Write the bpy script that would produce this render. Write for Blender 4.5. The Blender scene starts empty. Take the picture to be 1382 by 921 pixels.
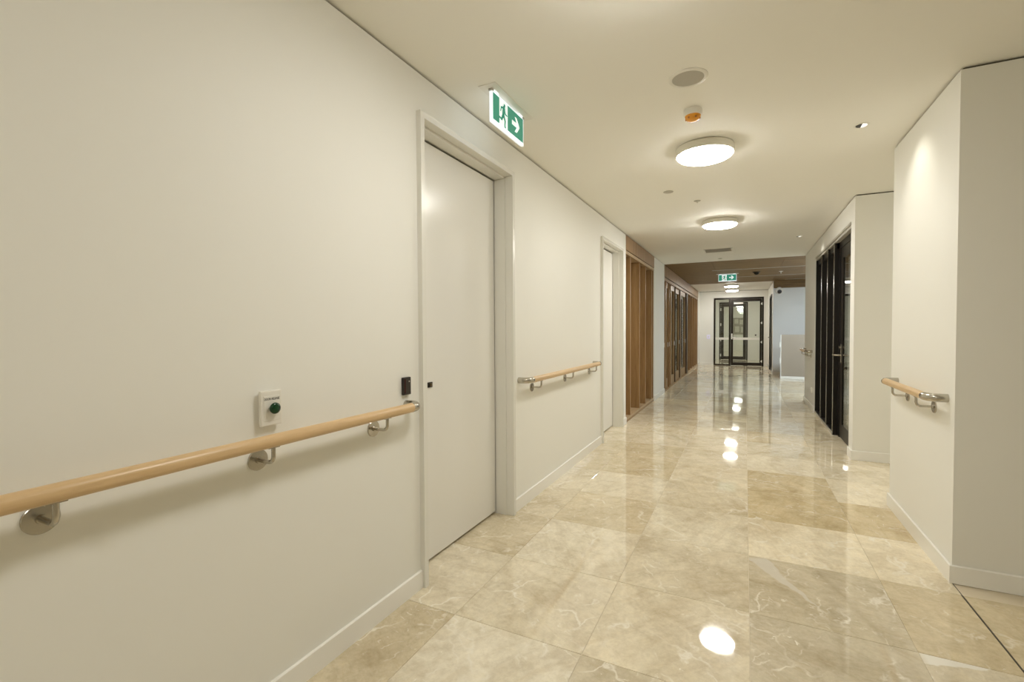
import bpy, bmesh, math, random
from mathutils import Vector, Matrix
random.seed(7)
sc = bpy.context.scene
COL = sc.collection
PI = math.pi

# ------------------------------------------------------------------ camera, world, exposure
def cam_axes(yaw, pitch, roll):
    cy, sy, cp, sp = math.cos(yaw), math.sin(yaw), math.cos(pitch), math.sin(pitch)
    f = Vector((-sy*cp, cy*cp, sp)); r = Vector((cy, sy, 0)); u = r.cross(f)
    c, s = math.cos(roll), math.sin(roll)
    return c*r + s*u, -s*r + c*u, f
cd = bpy.data.cameras.new('camera'); cam = bpy.data.objects.new('camera', cd); COL.objects.link(cam)
R_, U_, F_ = cam_axes(0.461785, -0.0253018, -0.00548186)
cam.matrix_world = Matrix(((R_.x, U_.x, -F_.x, 0), (R_.y, U_.y, -F_.y, 0), (R_.z, U_.z, -F_.z, 1.2), (0, 0, 0, 1)))
cd.sensor_fit = 'HORIZONTAL'; cd.sensor_width = 36.0; cd.lens = 632.44/1382*36.0
cd.clip_start = 0.02; cd.clip_end = 100
sc.camera = cam
w = bpy.data.worlds.new('world'); sc.world = w; w.use_nodes = True
w.node_tree.nodes['Background'].inputs[0].default_value = (0.05, 0.055, 0.06, 1)
w.node_tree.nodes['Background'].inputs[1].default_value = 0.3
sc.view_settings.view_transform = 'Standard'; sc.view_settings.look = 'None'
sc.view_settings.exposure = 0.17; sc.view_settings.gamma = 1.0
sc.view_settings.use_curve_mapping = False
sc.cycles.use_denoising = True
sc.cycles.max_bounces = 14; sc.cycles.diffuse_bounces = 8; sc.cycles.glossy_bounces = 6
sc.cycles.transparent_max_bounces = 12; sc.cycles.sample_clamp_indirect = 8
WARM = (1.0, 0.975, 0.91); COOL = (0.80, 0.92, 1.0)
LAMP = 42.0            # radiance of the round ceiling lamps
FILL_COOL = 120.0      # cool lamps added in the lobby, out of view, as fill
SPOT_W = 5.0

# ------------------------------------------------------------------ materials
def mat(name, col=(.8, .8, .8), rough=.5, metal=0.0, spec=.5, emit=None, strength=0.0):
    m = bpy.data.materials.new(name); m.use_nodes = True
    b = m.node_tree.nodes['Principled BSDF']
    b.inputs['Base Color'].default_value = (*col, 1); b.inputs['Roughness'].default_value = rough
    b.inputs['Metallic'].default_value = metal; b.inputs['Specular IOR Level'].default_value = spec
    if emit:
        b.inputs['Emission Color'].default_value = (*emit, 1); b.inputs['Emission Strength'].default_value = strength
    return m
class G:
    """small helper to wire nodes"""
    def __init__(s, m):
        s.t = m.node_tree; s.b = s.t.nodes['Principled BSDF']
    def n(s, kind, **kw):
        nd = s.t.nodes.new(kind)
        for k, v in kw.items():
            if k in nd.inputs.keys() and not hasattr(type(nd), k): nd.inputs[k].default_value = v
            else: setattr(nd, k, v)
        return nd
    def l(s, a, b): s.t.links.new(a, b)
    def math(s, op, a, b=None, clamp=False):
        nd = s.t.nodes.new('ShaderNodeMath'); nd.operation = op; nd.use_clamp = clamp
        for i, v in enumerate((a, b)):
            if v is None: continue
            if isinstance(v, (int, float)): nd.inputs[i].default_value = v
            else: s.l(v, nd.inputs[i])
        return nd.outputs[0]
    def ramp(s, fac, stops):
        nd = s.t.nodes.new('ShaderNodeValToRGB'); cr = nd.color_ramp
        while len(cr.elements) < len(stops): cr.elements.new(.5)
        for e, (p, c) in zip(cr.elements, stops):
            e.position = p; e.color = c if len(c) == 4 else (*c, 1)
        s.l(fac, nd.inputs[0]); return nd.outputs[0]
    def mix(s, fac, a, b, mode='MIX'):
        nd = s.t.nodes.new('ShaderNodeMix'); nd.data_type = 'RGBA'; nd.blend_type = mode
        for i, v in ((0, fac), (6, a), (7, b)):
            if isinstance(v, (int, float)): nd.inputs[i].default_value = v
            elif isinstance(v, tuple): nd.inputs[i].default_value = (*v[:3], 1)
            else: s.l(v, nd.inputs[i])
        return nd.outputs[2]
    def noise(s, vec, scale, detail=4, rough=.55, dist=0.0):
        nd = s.t.nodes.new('ShaderNodeTexNoise'); nd.inputs['Scale'].default_value = scale
        nd.inputs['Detail'].default_value = detail; nd.inputs['Roughness'].default_value = rough
        nd.inputs['Distortion'].default_value = dist; s.l(vec, nd.inputs['Vector']); return nd.outputs['Fac']
    def mapping(s, vec, scale=(1, 1, 1), rot=(0, 0, 0), loc=(0, 0, 0)):
        nd = s.t.nodes.new('ShaderNodeMapping'); nd.inputs['Scale'].default_value = scale
        nd.inputs['Rotation'].default_value = rot; nd.inputs['Location'].default_value = loc
        s.l(vec, nd.inputs['Vector']); return nd.outputs[0]

def paint(name, col, rough=.55):
    m = mat(name, col, rough, spec=.3); g = G(m)
    tc = g.n('ShaderNodeTexCoord').outputs['Object']
    bp = g.n('ShaderNodeBump'); bp.inputs['Strength'].default_value = .03; bp.inputs['Distance'].default_value = .002
    g.l(g.noise(tc, 260, 2), bp.inputs['Height']); g.l(bp.outputs[0], g.b.inputs['Normal'])
    c = g.mix(g.noise(tc, 1.2, 3), tuple(v*.985 for v in col), tuple(min(1, v*1.012) for v in col))
    g.l(c, g.b.inputs['Base Color'])
    return m

def timber(name, dark, light, rough=.4, axis='z', scale=1.0, knots=True):
    m = mat(name, light, rough); g = G(m)
    tc = g.n('ShaderNodeTexCoord').outputs['Object']
    rnd = g.n('ShaderNodeObjectInfo').outputs['Random']
    cx = g.n('ShaderNodeCombineXYZ'); 
    for i, k in enumerate((13.7, 29.1, 7.3)): g.l(g.math('MULTIPLY', rnd, k), cx.inputs[i])
    ad = g.n('ShaderNodeVectorMath', operation='ADD'); g.l(tc, ad.inputs[0]); g.l(cx.outputs[0], ad.inputs[1])
    s = {'z': (14, 14, .9), 'y': (14, .9, 14), 'x': (.9, 14, 14)}[axis]
    v = g.mapping(ad.outputs[0], tuple(q*scale for q in s))
    a = g.noise(v, 1.6, 6, .6, .8)
    b = g.noise(g.mapping(ad.outputs[0], tuple(q*scale*7 for q in s)), 1.5, 3, .6)
    f = g.math('ADD', g.math('MULTIPLY', a, .72), g.math('MULTIPLY', b, .28))
    c = g.ramp(f, [(.3, dark), (.48, tuple((p+q)/2 for p, q in zip(dark, light))), (.68, light)])
    c = g.mix(g.math('MULTIPLY', rnd, .25), c, dark)
    g.l(c, g.b.inputs['Base Color'])
    bp = g.n('ShaderNodeBump'); bp.inputs['Strength'].default_value = .08; bp.inputs['Distance'].default_value = .002
    g.l(b, bp.inputs['Height']); g.l(bp.outputs[0], g.b.inputs['Normal'])
    return m

def stone(name, feature=None):
    """polished beige limestone; tone of each tile from its object colour"""
    m = mat(name, (.6, .5, .36), .035, spec=.66); g = G(m)
    tc = g.n('ShaderNodeTexCoord').outputs['Object']
    oi = g.n('ShaderNodeObjectInfo')
    cx = g.n('ShaderNodeCombineXYZ')
    for i, k in enumerate((61.7, 43.1, 17.3)): g.l(g.math('MULTIPLY', oi.outputs['Random'], k), cx.inputs[i])
    ad = g.n('ShaderNodeVectorMath', operation='ADD'); g.l(tc, ad.inputs[0]); g.l(cx.outputs[0], ad.inputs[1])
    v = ad.outputs[0]
    vr = g.n('ShaderNodeVectorRotate', rotation_type='Z_AXIS'); g.l(v, vr.inputs['Vector']); g.l(g.math('MULTIPLY', oi.outputs['Random'], 19.0), vr.inputs['Angle'])
    v = vr.outputs[0]
    cloud = g.noise(v, 2.6, 6, .62, .9)
    mott = g.noise(v, 13, 5, .65, .6)
    fine = g.noise(v, 60, 4, .7)
    streak = g.noise(g.mapping(v, (3, 15, 1)), 1.2, 5, .65, .9)
    base = oi.outputs['Color']
    c = g.mix(1.0, base, g.ramp(cloud, [(.30, (.80, .765, .70)), (.5, (.98, .98, .97)), (.72, (1.10, 1.10, 1.10))]), 'MULTIPLY')
    c = g.mix(1.0, c, g.ramp(mott, [(.32, (.89, .87, .83)), (.5, (1, 1, 1)), (.68, (1.07, 1.07, 1.06))]), 'MULTIPLY')
    c = g.mix(1.0, c, g.ramp(streak, [(.3, (.93, .90, .85)), (.5, (1, 1, 1)), (.7, (1.04, 1.04, 1.04))]), 'MULTIPLY')
    c = g.mix(1.0, c, g.ramp(fine, [(.3, (.92, .91, .88)), (.6, (1.03, 1.03, 1.03))]), 'MULTIPLY')
    # cracks filled with pale calcite: long thin lines, patchy
    def vein(scale, warp, width, m0, m1, amt):
        wn = g.n('ShaderNodeTexNoise'); wn.inputs['Scale'].default_value = scale*2.2; wn.inputs['Detail'].default_value = 5; g.l(v, wn.inputs['Vector'])
        ws = g.n('ShaderNodeVectorMath', operation='SCALE'); g.l(wn.outputs['Color'], ws.inputs[0]); ws.inputs['Scale'].default_value = warp
        wa = g.n('ShaderNodeVectorMath', operation='ADD'); g.l(g.mapping(v, (1, .42, 1)), wa.inputs[0]); g.l(ws.outputs[0], wa.inputs[1])
        vo = g.n('ShaderNodeTexVoronoi', feature='DISTANCE_TO_EDGE'); vo.inputs['Scale'].default_value = scale; g.l(wa.outputs[0], vo.inputs['Vector'])
        ln = g.math('SUBTRACT', 1.0, g.math('MULTIPLY', vo.outputs['Distance'], width), clamp=True)
        msk = g.ramp(g.noise(v, scale*1.1+1, 3), [(m0, (0, 0, 0)), (m1, (1, 1, 1))])
        return g.math('MULTIPLY', g.math('MULTIPLY', ln, msk), amt)
    k = g.math('MAXIMUM', vein(3.0, .16, 55, .47, .60, .75), vein(9.0, .06, 24, .52, .64, .55))
    fl = g.noise(g.mapping(v, (22, 40, 1)), 1.0, 3, .6, 1.0)
    flm = g.ramp(g.noise(v, 4.5, 3), [(.47, (0, 0, 0)), (.62, (1, 1, 1))])
    fl = g.math('MULTIPLY', g.math('MULTIPLY', g.ramp(fl, [(.64, (0, 0, 0)), (.72, (1, 1, 1))]), flm), .9)
    c = g.mix(g.math('MAXIMUM', k, fl), c, (.91, .87, .775))
    if feature:
        sx = g.n('ShaderNodeSeparateXYZ'); g.l(tc, sx.inputs[0])
        wob = g.math('MULTIPLY', g.math('SUBTRACT', g.noise(tc, 6, 4), .5), .09)
        def band(p0, p1, wdt, c, colr, amt, taper=0.0):
            (x0, y0), (x1, y1) = p0, p1
            dx, dy = x1-x0, y1-y0; L = math.hypot(dx, dy); dx /= L; dy /= L
            px = g.math('SUBTRACT', sx.outputs[0], x0); py = g.math('SUBTRACT', sx.outputs[1], y0)
            t = g.math('ADD', g.math('MULTIPLY', px, dx), g.math('MULTIPLY', py, dy))
            d = g.math('ABSOLUTE', g.math('ADD', g.math('SUBTRACT', g.math('MULTIPLY', py, dx), g.math('MULTIPLY', px, dy)), wob))
            ww = g.math('SUBTRACT', wdt, g.math('MULTIPLY', t, taper))
            k = g.math('MULTIPLY', g.math('SUBTRACT', ww, d), 150 if colr[0] > .5 else 30, clamp=True)
            k = g.math('MULTIPLY', k, g.math('MULTIPLY', g.math('SUBTRACT', L, t), 30, clamp=True))
            k = g.math('MULTIPLY', k, g.math('MULTIPLY', t, 30, clamp=True))
            return g.mix(g.math('MULTIPLY', k, amt), c, colr)
        for f in feature: c = band(f[0], f[1], f[2], c, f[3], f[4], f[5])
    g.l(c, g.b.inputs['Base Color'])
    g.l(g.ramp(g.noise(v, 9, 3), [(.3, (.025,)*3), (.7, (.055,)*3)]), g.b.inputs['Roughness'])
    return m

def glass(name, tint=(.93, .95, .94), ior=1.5):
    m = bpy.data.materials.new(name); m.use_nodes = True; t = m.node_tree
    t.nodes.remove(t.nodes['Principled BSDF'])
    tr = t.nodes.new('ShaderNodeBsdfTransparent'); tr.inputs[0].default_value = (*tint, 1)
    gl = t.nodes.new('ShaderNodeBsdfGlossy'); gl.inputs['Roughness'].default_value = .01
    fr = t.nodes.new('ShaderNodeFresnel')
    ge = t.nodes.new('ShaderNodeNewGeometry'); mr = t.nodes.new('ShaderNodeMapRange')   # same index on both faces of the thin sheet
    mr.inputs['To Min'].default_value = ior; mr.inputs['To Max'].default_value = 1/ior
    t.links.new(ge.outputs['Backfacing'], mr.inputs['Value']); t.links.new(mr.outputs[0], fr.inputs[0])
    mx = t.nodes.new('ShaderNodeMixShader')
    t.links.new(fr.outputs[0], mx.inputs[0]); t.links.new(tr.outputs[0], mx.inputs[1]); t.links.new(gl.outputs[0], mx.inputs[2])
    t.links.new(mx.outputs[0], t.nodes['Material Output'].inputs[0])
    return m

M = {}
M['wall'] = paint('wall_paint', (.85, .845, .80))
M['ceil'] = paint('ceiling_paint', (.90, .89, .84), .7)
M['trim'] = mat('satin_white_trim', (.90, .89, .85), .25)
M['frame'] = mat('door_frame_enamel', (.80, .79, .74), .25)
M['leaf'] = mat('door_leaf_enamel', (.82, .81, .77), .22)
M['gap'] = mat('shadow_gap', (.10, .09, .07), .8)
M['black'] = mat('black_gap_shade', (.012, .012, .012), .6)  # flat black standing for shade in door gaps and above head rails
M['grout'] = mat('pale_grout', (.68, .60, .46), .6)
M['joint'] = mat('dark_movement_joint', (.06, .05, .035), .5)
M['steel'] = mat('brushed_steel', (.50, .47, .41), .24, 1.0)
M['oak'] = timber('light_oak_handrail', (.58, .39, .195), (.75, .55, .32), .32, 'y', 1.6)
M['brown'] = timber('brown_timber', (.21, .115, .042), (.43, .27, .12), .38, 'z')
M['brown_y'] = timber('brown_timber_horizontal', (.23, .13, .055), (.42, .265, .13), .38, 'z', .6)
M['gap_shade'] = timber('gap_shade_timber', (.045, .024, .010), (.085, .048, .022), .45, 'z')  # timber darkened to stand for shade in the gaps between leaves
M['sill'] = timber('pale_timber_ledge', (.42, .29, .16), (.60, .46, .29), .4, 'y')
M['wood_ceil'] = timber('timber_ceiling', (.12, .066, .022), (.31, .195, .075), .5, 'x', 1.6)
M['wood_ceil'].node_tree.nodes['Principled BSDF'].inputs['Specular IOR Level'].default_value = .25
M['bronze'] = mat('dark_bronze_frame', (.028, .022, .017), .32, .6)
M['blackmetal'] = mat('black_metal_frame', (.014, .012, .010), .34, .0, .22)
M['glass'] = glass('clear_glass')
M['rim'] = mat('lamp_rim_plastic', (.80, .78, .70), .4)
M['lamp'] = mat('lamp_diffuser', (.9, .9, .88), .4, emit=WARM, strength=LAMP)
M['lamp_mid'] = mat('lamp_diffuser_bright', (.9, .9, .88), .4, emit=WARM, strength=LAMP*2.1)
M['lamp_near'] = mat('lamp_diffuser_soft', (.9, .9, .88), .4, emit=WARM, strength=LAMP*.82)
M['recess_fill'] = mat('lamp_diffuser_dim', (.9, .9, .88), .4, emit=WARM, strength=LAMP*.30)
M['fill_cool'] = mat('fill_diffuser_cool', (.9, .9, .9), .4, emit=COOL, strength=FILL_COOL)
M['white'] = mat('white_plastic', (.82, .80, .74), .3)
M['grille'] = mat('grey_mesh_grille', (.47, .45, .40), .7)
M['orange'] = mat('orange_plastic', (.80, .34, .03), .25)
M['dark'] = mat('dark_plastic', (.016, .011, .008), .3)
M['maroon'] = mat('dark_lens', (.05, .012, .012), .15)
M['green_btn'] = mat('green_button_plastic', (.002, .045, .012), .18)
M['ink'] = mat('black_print', (.02, .02, .02), .6)
M['sign_green'] = mat('sign_green_lit', (.02, .20, .13), .3, emit=(.030, .21, .14), strength=.7)
M['sign_white'] = mat('sign_white_lit', (.9, .95, .95), .3, emit=(.90, 1.0, 1.0), strength=.55)
M['sign_edge'] = mat('sign_edge_lit', (.9, .95, 1), .3, emit=(.85, .95, 1.0), strength=.62)
M['alum'] = mat('pale_aluminium', (.66, .64, .58), .35, .7)
M['taupe'] = paint('taupe_panel', (.40, .345, .28), .4)
M['strip'] = mat('frosted_white_band', (.82, .82, .78), .5)
M['switch'] = mat('backlit_switch', (.7, .7, .85), .4, emit=(.45, .42, .9), strength=.35)
M['lens'] = mat('downlight_lens', (.9, .9, .9), .3, emit=WARM, strength=.8)
M['board'] = mat('grey_notice_board', (.34, .32, .27), .5)
M['paper'] = mat('pinned_paper', (.60, .58, .50), .6)

# ------------------------------------------------------------------ mesh helpers
def box(bm, x0, x1, y0, y1, z0, z1, bev=0.0, seg=1):
    vs = [bm.verts.new((x, y, z)) for z in (z0, z1) for y in (y0, y1) for x in (x0, x1)]
    fs = [bm.faces.new([vs[i] for i in q]) for q in ((0, 2, 3, 1), (4, 5, 7, 6), (0, 1, 5, 4), (2, 6, 7, 3), (0, 4, 6, 2), (1, 3, 7, 5))]
    if bev:
        es = list({e for f in fs for e in f.edges})
        bmesh.ops.bevel(bm, geom=es, offset=bev, segments=seg, affect='EDGES', profile=.6)
def lathe(bm, prof, c, axis='z', n=48, cap0=True, cap1=True):
    """prof: list of (radius, height) revolved about axis through c"""
    rings = []
    for r, h in prof:
        ring = []
        for i in range(n):
            a = 2*PI*i/n; p, q = r*math.cos(a), r*math.sin(a)
            o = {'z': (p, q, h), 'x': (h, p, q), 'y': (q, h, p)}[axis]
            ring.append(bm.verts.new((c[0]+o[0], c[1]+o[1], c[2]+o[2])))
        rings.append(ring)
    for a, b in zip(rings, rings[1:]):
        for i in range(n):
            bm.faces.new((a[i], a[(i+1) % n], b[(i+1) % n], b[i]))
    if cap0: bm.faces.new(rings[0][::-1])
    if cap1: bm.faces.new(rings[-1])
def tube(bm, pts, r, n=20):
    pts = [Vector(p) for p in pts]; rings = []
    d0 = (pts[1]-pts[0]).normalized()
    up = Vector((0, 0, 1)) if abs(d0.z) < .9 else Vector((1, 0, 0))
    nx = d0.cross(up).normalized()
    for i, p in enumerate(pts):
        if i == 0: d = pts[1]-pts[0]
        elif i == len(pts)-1: d = pts[-1]-pts[-2]
        else: d = (pts[i+1]-p).normalized()+(p-pts[i-1]).normalized()
        d.normalize(); nx = (nx - d*nx.dot(d)).normalized(); ny = d.cross(nx)
        rings.append([bm.verts.new(p+nx*(r*math.cos(2*PI*k/n))+ny*(r*math.sin(2*PI*k/n))) for k in range(n)])
    for a, b in zip(rings, rings[1:]):
        for k in range(n): bm.faces.new((a[k], a[(k+1) % n], b[(k+1) % n], b[k]))
    bm.faces.new(rings[0][::-1]); bm.faces.new(rings[-1])
def prism(bm, poly, d0, d1, put):
    """2-D polygon extruded between depths d0,d1; put(u,v,d)->xyz"""
    a = [bm.verts.new(put(u, v, d0)) for u, v in poly]; b = [bm.verts.new(put(u, v, d1)) for u, v in poly]
    n = len(poly)
    bm.faces.new(a); bm.faces.new(b[::-1])
    for i in range(n): bm.faces.new((a[i], b[i], b[(i+1) % n], a[(i+1) % n]))
ORG = {}
def obj(name, bm, m, parent=None, loc=None, smooth=None, local=False):
    """link bm as ONE mesh object. World coordinates unless local."""
    bmesh.ops.recalc_face_normals(bm, faces=bm.faces)
    me = bpy.data.meshes.new(name)
    o = bpy.data.objects.new(name, me); COL.objects.link(o)
    L = Vector(loc) if loc else (ORG.get(parent.name, Vector()) if parent else Vector())
    if not local: bmesh.ops.translate(bm, verts=bm.verts, vec=-L)
    bm.to_mesh(me); bm.free(); me.materials.append(m)
    if smooth:
        me.polygons.foreach_set('use_smooth', [True]*len(me.polygons))
        try: me.set_sharp_from_angle(angle=math.radians(smooth))
        except Exception: pass
    if parent:
        o.parent = parent; ORG[o.name] = L
    else:
        o.location = L; ORG[o.name] = L
    return o
def B(*boxes, bev=0.0, seg=1):
    bm = bmesh.new()
    for b in boxes: box(bm, *b, bev=bev, seg=seg)
    return bm
def tag(o, label, cat=None, group=None, kind=None):
    if label: o['label'] = label
    if cat: o['category'] = cat
    if group: o['group'] = group
    if kind: o['kind'] = kind
    return o
def thing(name, loc, label, cat, group=None, kind=None, rz=0.0):
    o = bpy.data.objects.new(name, None); COL.objects.link(o)
    o.location = loc; o.rotation_euler.z = rz; o.empty_display_size = .1
    ORG[o.name] = Vector(loc)
    return tag(o, label, cat, group, kind)
def struct(name, bm, m, label, cat, loc=None):
    return tag(obj(name, bm, m, None, loc), label, cat, None, 'structure')
def copy_tree(o, parent=None, data=None):
    c = o.copy(); COL.objects.link(c); c.parent = parent
    for ch in list(o.children): copy_tree(ch, c)
    return c

# ------------------------------------------------------------------ dimensions (metres)
WL, WR, H, GAP = -1.345, 0.875, 2.385, 0.011
HW = H-GAP                                         # top of the walls, below the shadow gap
Y_WOOD0, Y_WOOD1, Y_END = 9.10, 13.60, 16.50
T1 = (5.915, 7.955); T2 = (9.045, 16.0)            # timber screens in the left wall
D1 = (1.765, 2.672, 2.168); D2 = (4.803, 5.672, 2.130)   # door openings y0,y1,top
P0, P1, PZ = 5.325, 7.77, 2.18                     # black glazed partition
XE = 0.63                                          # right wall of the end corridor

# ------------------------------------------------------------------ floor
floor = struct('floor', B((-4.2, 5.2, -3.2, 27.2, -.06, -.0025)), M['grout'], 'polished beige stone tiled floor running the length of the corridor', 'floor')
T = 0.555; X0, Y0 = -1.087, 1.630
BASE = (.75, .68, .54)
def tone(k, tan=0.0):
    return (BASE[0]*k*(1+.02*tan), BASE[1]*k*(1-.05*tan), BASE[2]*k*(1-.20*tan), 1)
stn = stone('polished_limestone')
WHITE_ = (.70, .66, .58); DARK_ = (.40, .32, .20)
stn_patch = stone('polished_limestone_quartz_band', [((-.255, .275), (.05, -.20), .050, WHITE_, .75, .10), ((.02, .25), (.20, -.26), .030, DARK_, .45, 0)])
stn_chip = stone('polished_limestone_white_corner', [((-.16, .285), (.075, .285), .085, (.86, .83, .76), .95, .33)])
stn_dark0 = stone('polished_limestone_dark_seam', [((.085, .28), (.0, -.20), .034, DARK_, .26, 0)])
stn_dark1 = stone('polished_limestone_dark_seam_far', [((.13, .10), (.085, -.28), .028, DARK_, .20, 0)])
tile_mesh = {}
def tile(x0, x1, y0, y1, col, m=None):
    key = (round(x1-x0, 3), round(y1-y0, 3), m.name if m else '')
    g = .0011
    if key not in tile_mesh:
        bm = bmesh.new(); hx, hy = (x1-x0)/2-g, (y1-y0)/2-g
        box(bm, -hx, hx, -hy, hy, -.012, 0.0)
        top = [e for e in bm.edges if all(v.co.z > -.001 for v in e.verts)]
        bmesh.ops.bevel(bm, geom=top, offset=.0008, segments=1, affect='EDGES')
        bmesh.ops.recalc_face_normals(bm, faces=bm.faces)
        me = bpy.data.meshes.new('tile'); bm.to_mesh(me); bm.free(); me.materials.append(m or stn); tile_mesh[key] = me
    o = bpy.data.objects.new('tile', tile_mesh[key]); COL.objects.link(o)
    o.parent = floor; o.location = ((x0+x1)/2, (y0+y1)/2, 0); o.color = col
TONES = {   # row: tones of columns A..E seen in the photograph, (brightness, tan)
    -1: [(.86, .5), (1.08, -.3), (.84, .2), (.92, .1), (1.0, .1)],
    0: [(1.0, 0), (1.02, 0), (1.0, .1), (.82, .2), (.94, .1)],
    1: [(.90, .4), (1.05, -.1), (.97, .1), (.83, .3), (.86, .8)],
    2: [(.95, .2), (.90, .5), (1.03, 0), (1.10, .1), (1.10, .1)],
    3: [(1.02, 0), (1.04, 0), (.98, .2), (.86, 1.0), (.88, 1.0)],
    4: [(.92, .5), (.88, .6), (1.06, .1), (.90, .8), (1.08, 0)],
    5: [(.90, .5), (.90, .6), (1.0, .1), (1.10, -.1), (1.04, 0)],
    6: [(.98, .2), (.98, .2), (.99, .1), (.96, .1), (.92, .3)],
}
SPECIAL = {(1, 3): stn_patch, (0, 4): stn_chip, (0, 1): stn_dark0, (1, 1): stn_dark1}
rest = bmesh.new()
for r in range(-3, 27):
    y0 = Y0+r*T; y1 = y0+T
    if y0 > Y_END+.05: break
    y1 = min(y1, Y_END+.08)
    for c in range(-1, 6):
        x0 = X0+c*T; x1 = x0+T
        if c == -1: x0 = -1.50
        if y0 > Y_WOOD1 and c > 2: continue
        k, tn = TONES[r][c+1] if (r in TONES and c < 4) else (random.uniform(.88, 1.07), random.uniform(0, .6))
        cl = tone(k, tn); m = SPECIAL.get((r, c+1))
        if c == 3:
            if y1 < 2.88: tile(x0, .8725, y0, y1, cl, m); tile(.8775, x1, y0, y1, cl)
            elif y0 < 2.86: tile(x0, WR, y0, y1, cl)
            elif 3.7 < y0 < 5.15 or 8.9 < y0 < Y_WOOD1: tile(x0, x1, y0, y1, cl)
            elif y0 < 9.0: tile(x0, WR+.06, y0, y1, cl)
            else: tile(x0, x1, y0, y1, cl)
        elif c >= 4:
            if y1 < 2.88 or 3.7 < y0 < 5.15 or 8.9 < y0 < Y_WOOD1: tile(x0, x1, y0, y1, cl)
        else:
            tile(x0, x1, y0, y1, cl, m)
# floors beyond doors and behind the camera: same stone laid in one go
for (a, b, c, d) in ((-1.5, 4, -3.1, Y0-3*T), (XE*0-1.345, .8, Y_END+.08, 27), (2.243, 4, -.1, 2.86), (2.243, 5, 9.0, Y_WOOD1), (-4, -1.5, 8.9, 16.2), (1.02, 3.5, 5.3, 8.9), (2.243, 3, 3.93, 5.15)):
    x = a
    while x < b-.01:
        y = c
        while y < d-.01:
            box(rest, x+.001, min(x+T, b)-.001, y+.001, min(y+T, d)-.001, -.012, 0); y += T
        x += T
ro = obj('tiles_beyond', rest, stn, floor); ro['kind'] = 'stuff'; ro.color = tone(.97, .2)
jb = obj('movement_joint', B((.8725, .8775, -.1, 2.86, -.012, -.0005)), M['joint'], floor)

# ------------------------------------------------------------------ ceiling
ceil = struct('ceiling', B((-1.7, 4.2, -3.2, Y_WOOD0, H, H+.1), (-1.7, XE+.2, Y_WOOD1, 27.2, H, H+.1), (-4.2, -1.7, 8.8, 16.2, H, H+.1), (4.2, 5.2, 8.8, Y_WOOD0, H, H+.1)), M['ceil'], 'smooth off-white ceiling over the corridor', 'ceiling')
# timber ceiling panels over the lobby, recessed pale slots between them
slots = [10.55, 12.12, 13.26]
edges = [Y_WOOD0]+slots+[Y_WOOD1]
obj('backing_board', B((-1.7, 5.2, Y_WOOD0, Y_WOOD1, H+.03, H+.1)), M['gap'], ceil)
XP = [-1.345, -.55, .60, 1.75, 2.9, 4.05, 5.2]
for i in range(len(edges)-1):
    ya, yb = edges[i]+(.0 if i == 0 else .055), edges[i+1]-(.0 if i == len(edges)-2 else .055)
    for j in range(len(XP)-1):
        k = 0
        n = max(1, round((yb-ya)/.38))
        for q in range(n):
            a = ya+(yb-ya)*q/n; b = ya+(yb-ya)*(q+1)/n
            obj('panel', B((XP[j]+.002, XP[j+1]-.002, a+.002, b-.002, H-.004, H+.02)), M['wood_ceil'], ceil)
    if i: 
        obj('panel', B((-1.345, [-.62, -.20, .86][i-1]-.002, edges[i]-.053, edges[i]+.053, H-.004, H+.02)), M['wood_ceil'], ceil)
for s, x in zip(slots, (-.62, -.20, .86)):
    obj('slot_strip', B((x, 5.2, s-.053, s+.053, H-.002, H+.02)), M['grille'], ceil)
# bulkhead face over the pale wall of the lobby
struct('trim_1', B((XE+.012, 5.0, Y_WOOD1-.05, Y_WOOD1+.02, 2.20, H-.004)), M['wood_ceil'], 'dark timber bulkhead strip above the bluish lobby wall', 'trim')

# ------------------------------------------------------------------ walls
def wall_x(name, xa, xb, y0, y1, holes, label, m=None):
    """wall between xa and xb along y with holes (ya,yb,ztop)"""
    bm = bmesh.new(); y = y0
    for a, b, zt in sorted(holes):
        if a > y: box(bm, xa, xb, y, a, 0, HW)
        if zt < HW: box(bm, xa, xb, a, b, zt, HW)
        y = b
    if y < y1: box(bm, xa, xb, y, y1, 0, HW)
    return struct(name, bm, m or M['wall'], label, 'wall')
wall_x('wall_left', -1.50, WL, -3.1, Y_END, [(D1[0]-.01, D1[1]+.01, D1[2]+.01), (D2[0]-.01, D2[1]+.01, D2[2]+.01), (T1[0], T1[1], 9), (T2[0], T2[1], 9)], 'long white wall on the left, with two flush doors and handrails')
struct('wall_right', B((WR, 3.0, 2.86, 3.925, 0, HW)), M['wall'], 'white wall block on the right carrying a short handrail', 'wall')
bm = B((WR, 1.03, 5.15, P0, 0, HW), (WR, 1.03, P0, P1, PZ, HW), (WR, 1.03, P1, 9.0, 0, HW), (1.03, 5.2, 8.86, 9.0, 0, HW), (1.03, 3.0, 5.15, 5.29, 0, HW), (3.5, 3.6, 5.29, 8.86, 0, HW), (3.0, 3.6, 5.15, 5.29, 0, HW))
struct('wall_right', bm, M['wall'], 'white wall further along on the right, around the black glazed partition', 'wall')
struct('wall_recess', B((3.0, 3.1, 3.925, 5.15, 0, HW)), M['wall'], 'white wall closing the side recess on the right', 'wall')
struct('wall_front', B((-1.5, 4.1, -3.2, -3.1, 0, HW), (4.0, 4.1, -3.1, 2.86, 0, HW), (3.0, 4.1, 2.86, 2.96, 0, HW)), M['wall'], 'white walls behind the camera and right of it', 'wall')
lob = paint('lobby_paint', (.80, .81, .80))
struct('wall_lobby', B((XE, 5.2, Y_WOOD1, Y_WOOD1+.12, 0, HW), (5.1, 5.2, 9.0, Y_WOOD1, 0, HW)), lob, 'pale wall facing us at the back of the side lobby, bluish in cool light', 'wall')
D5 = (14.05, 15.30, 2.09)
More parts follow.
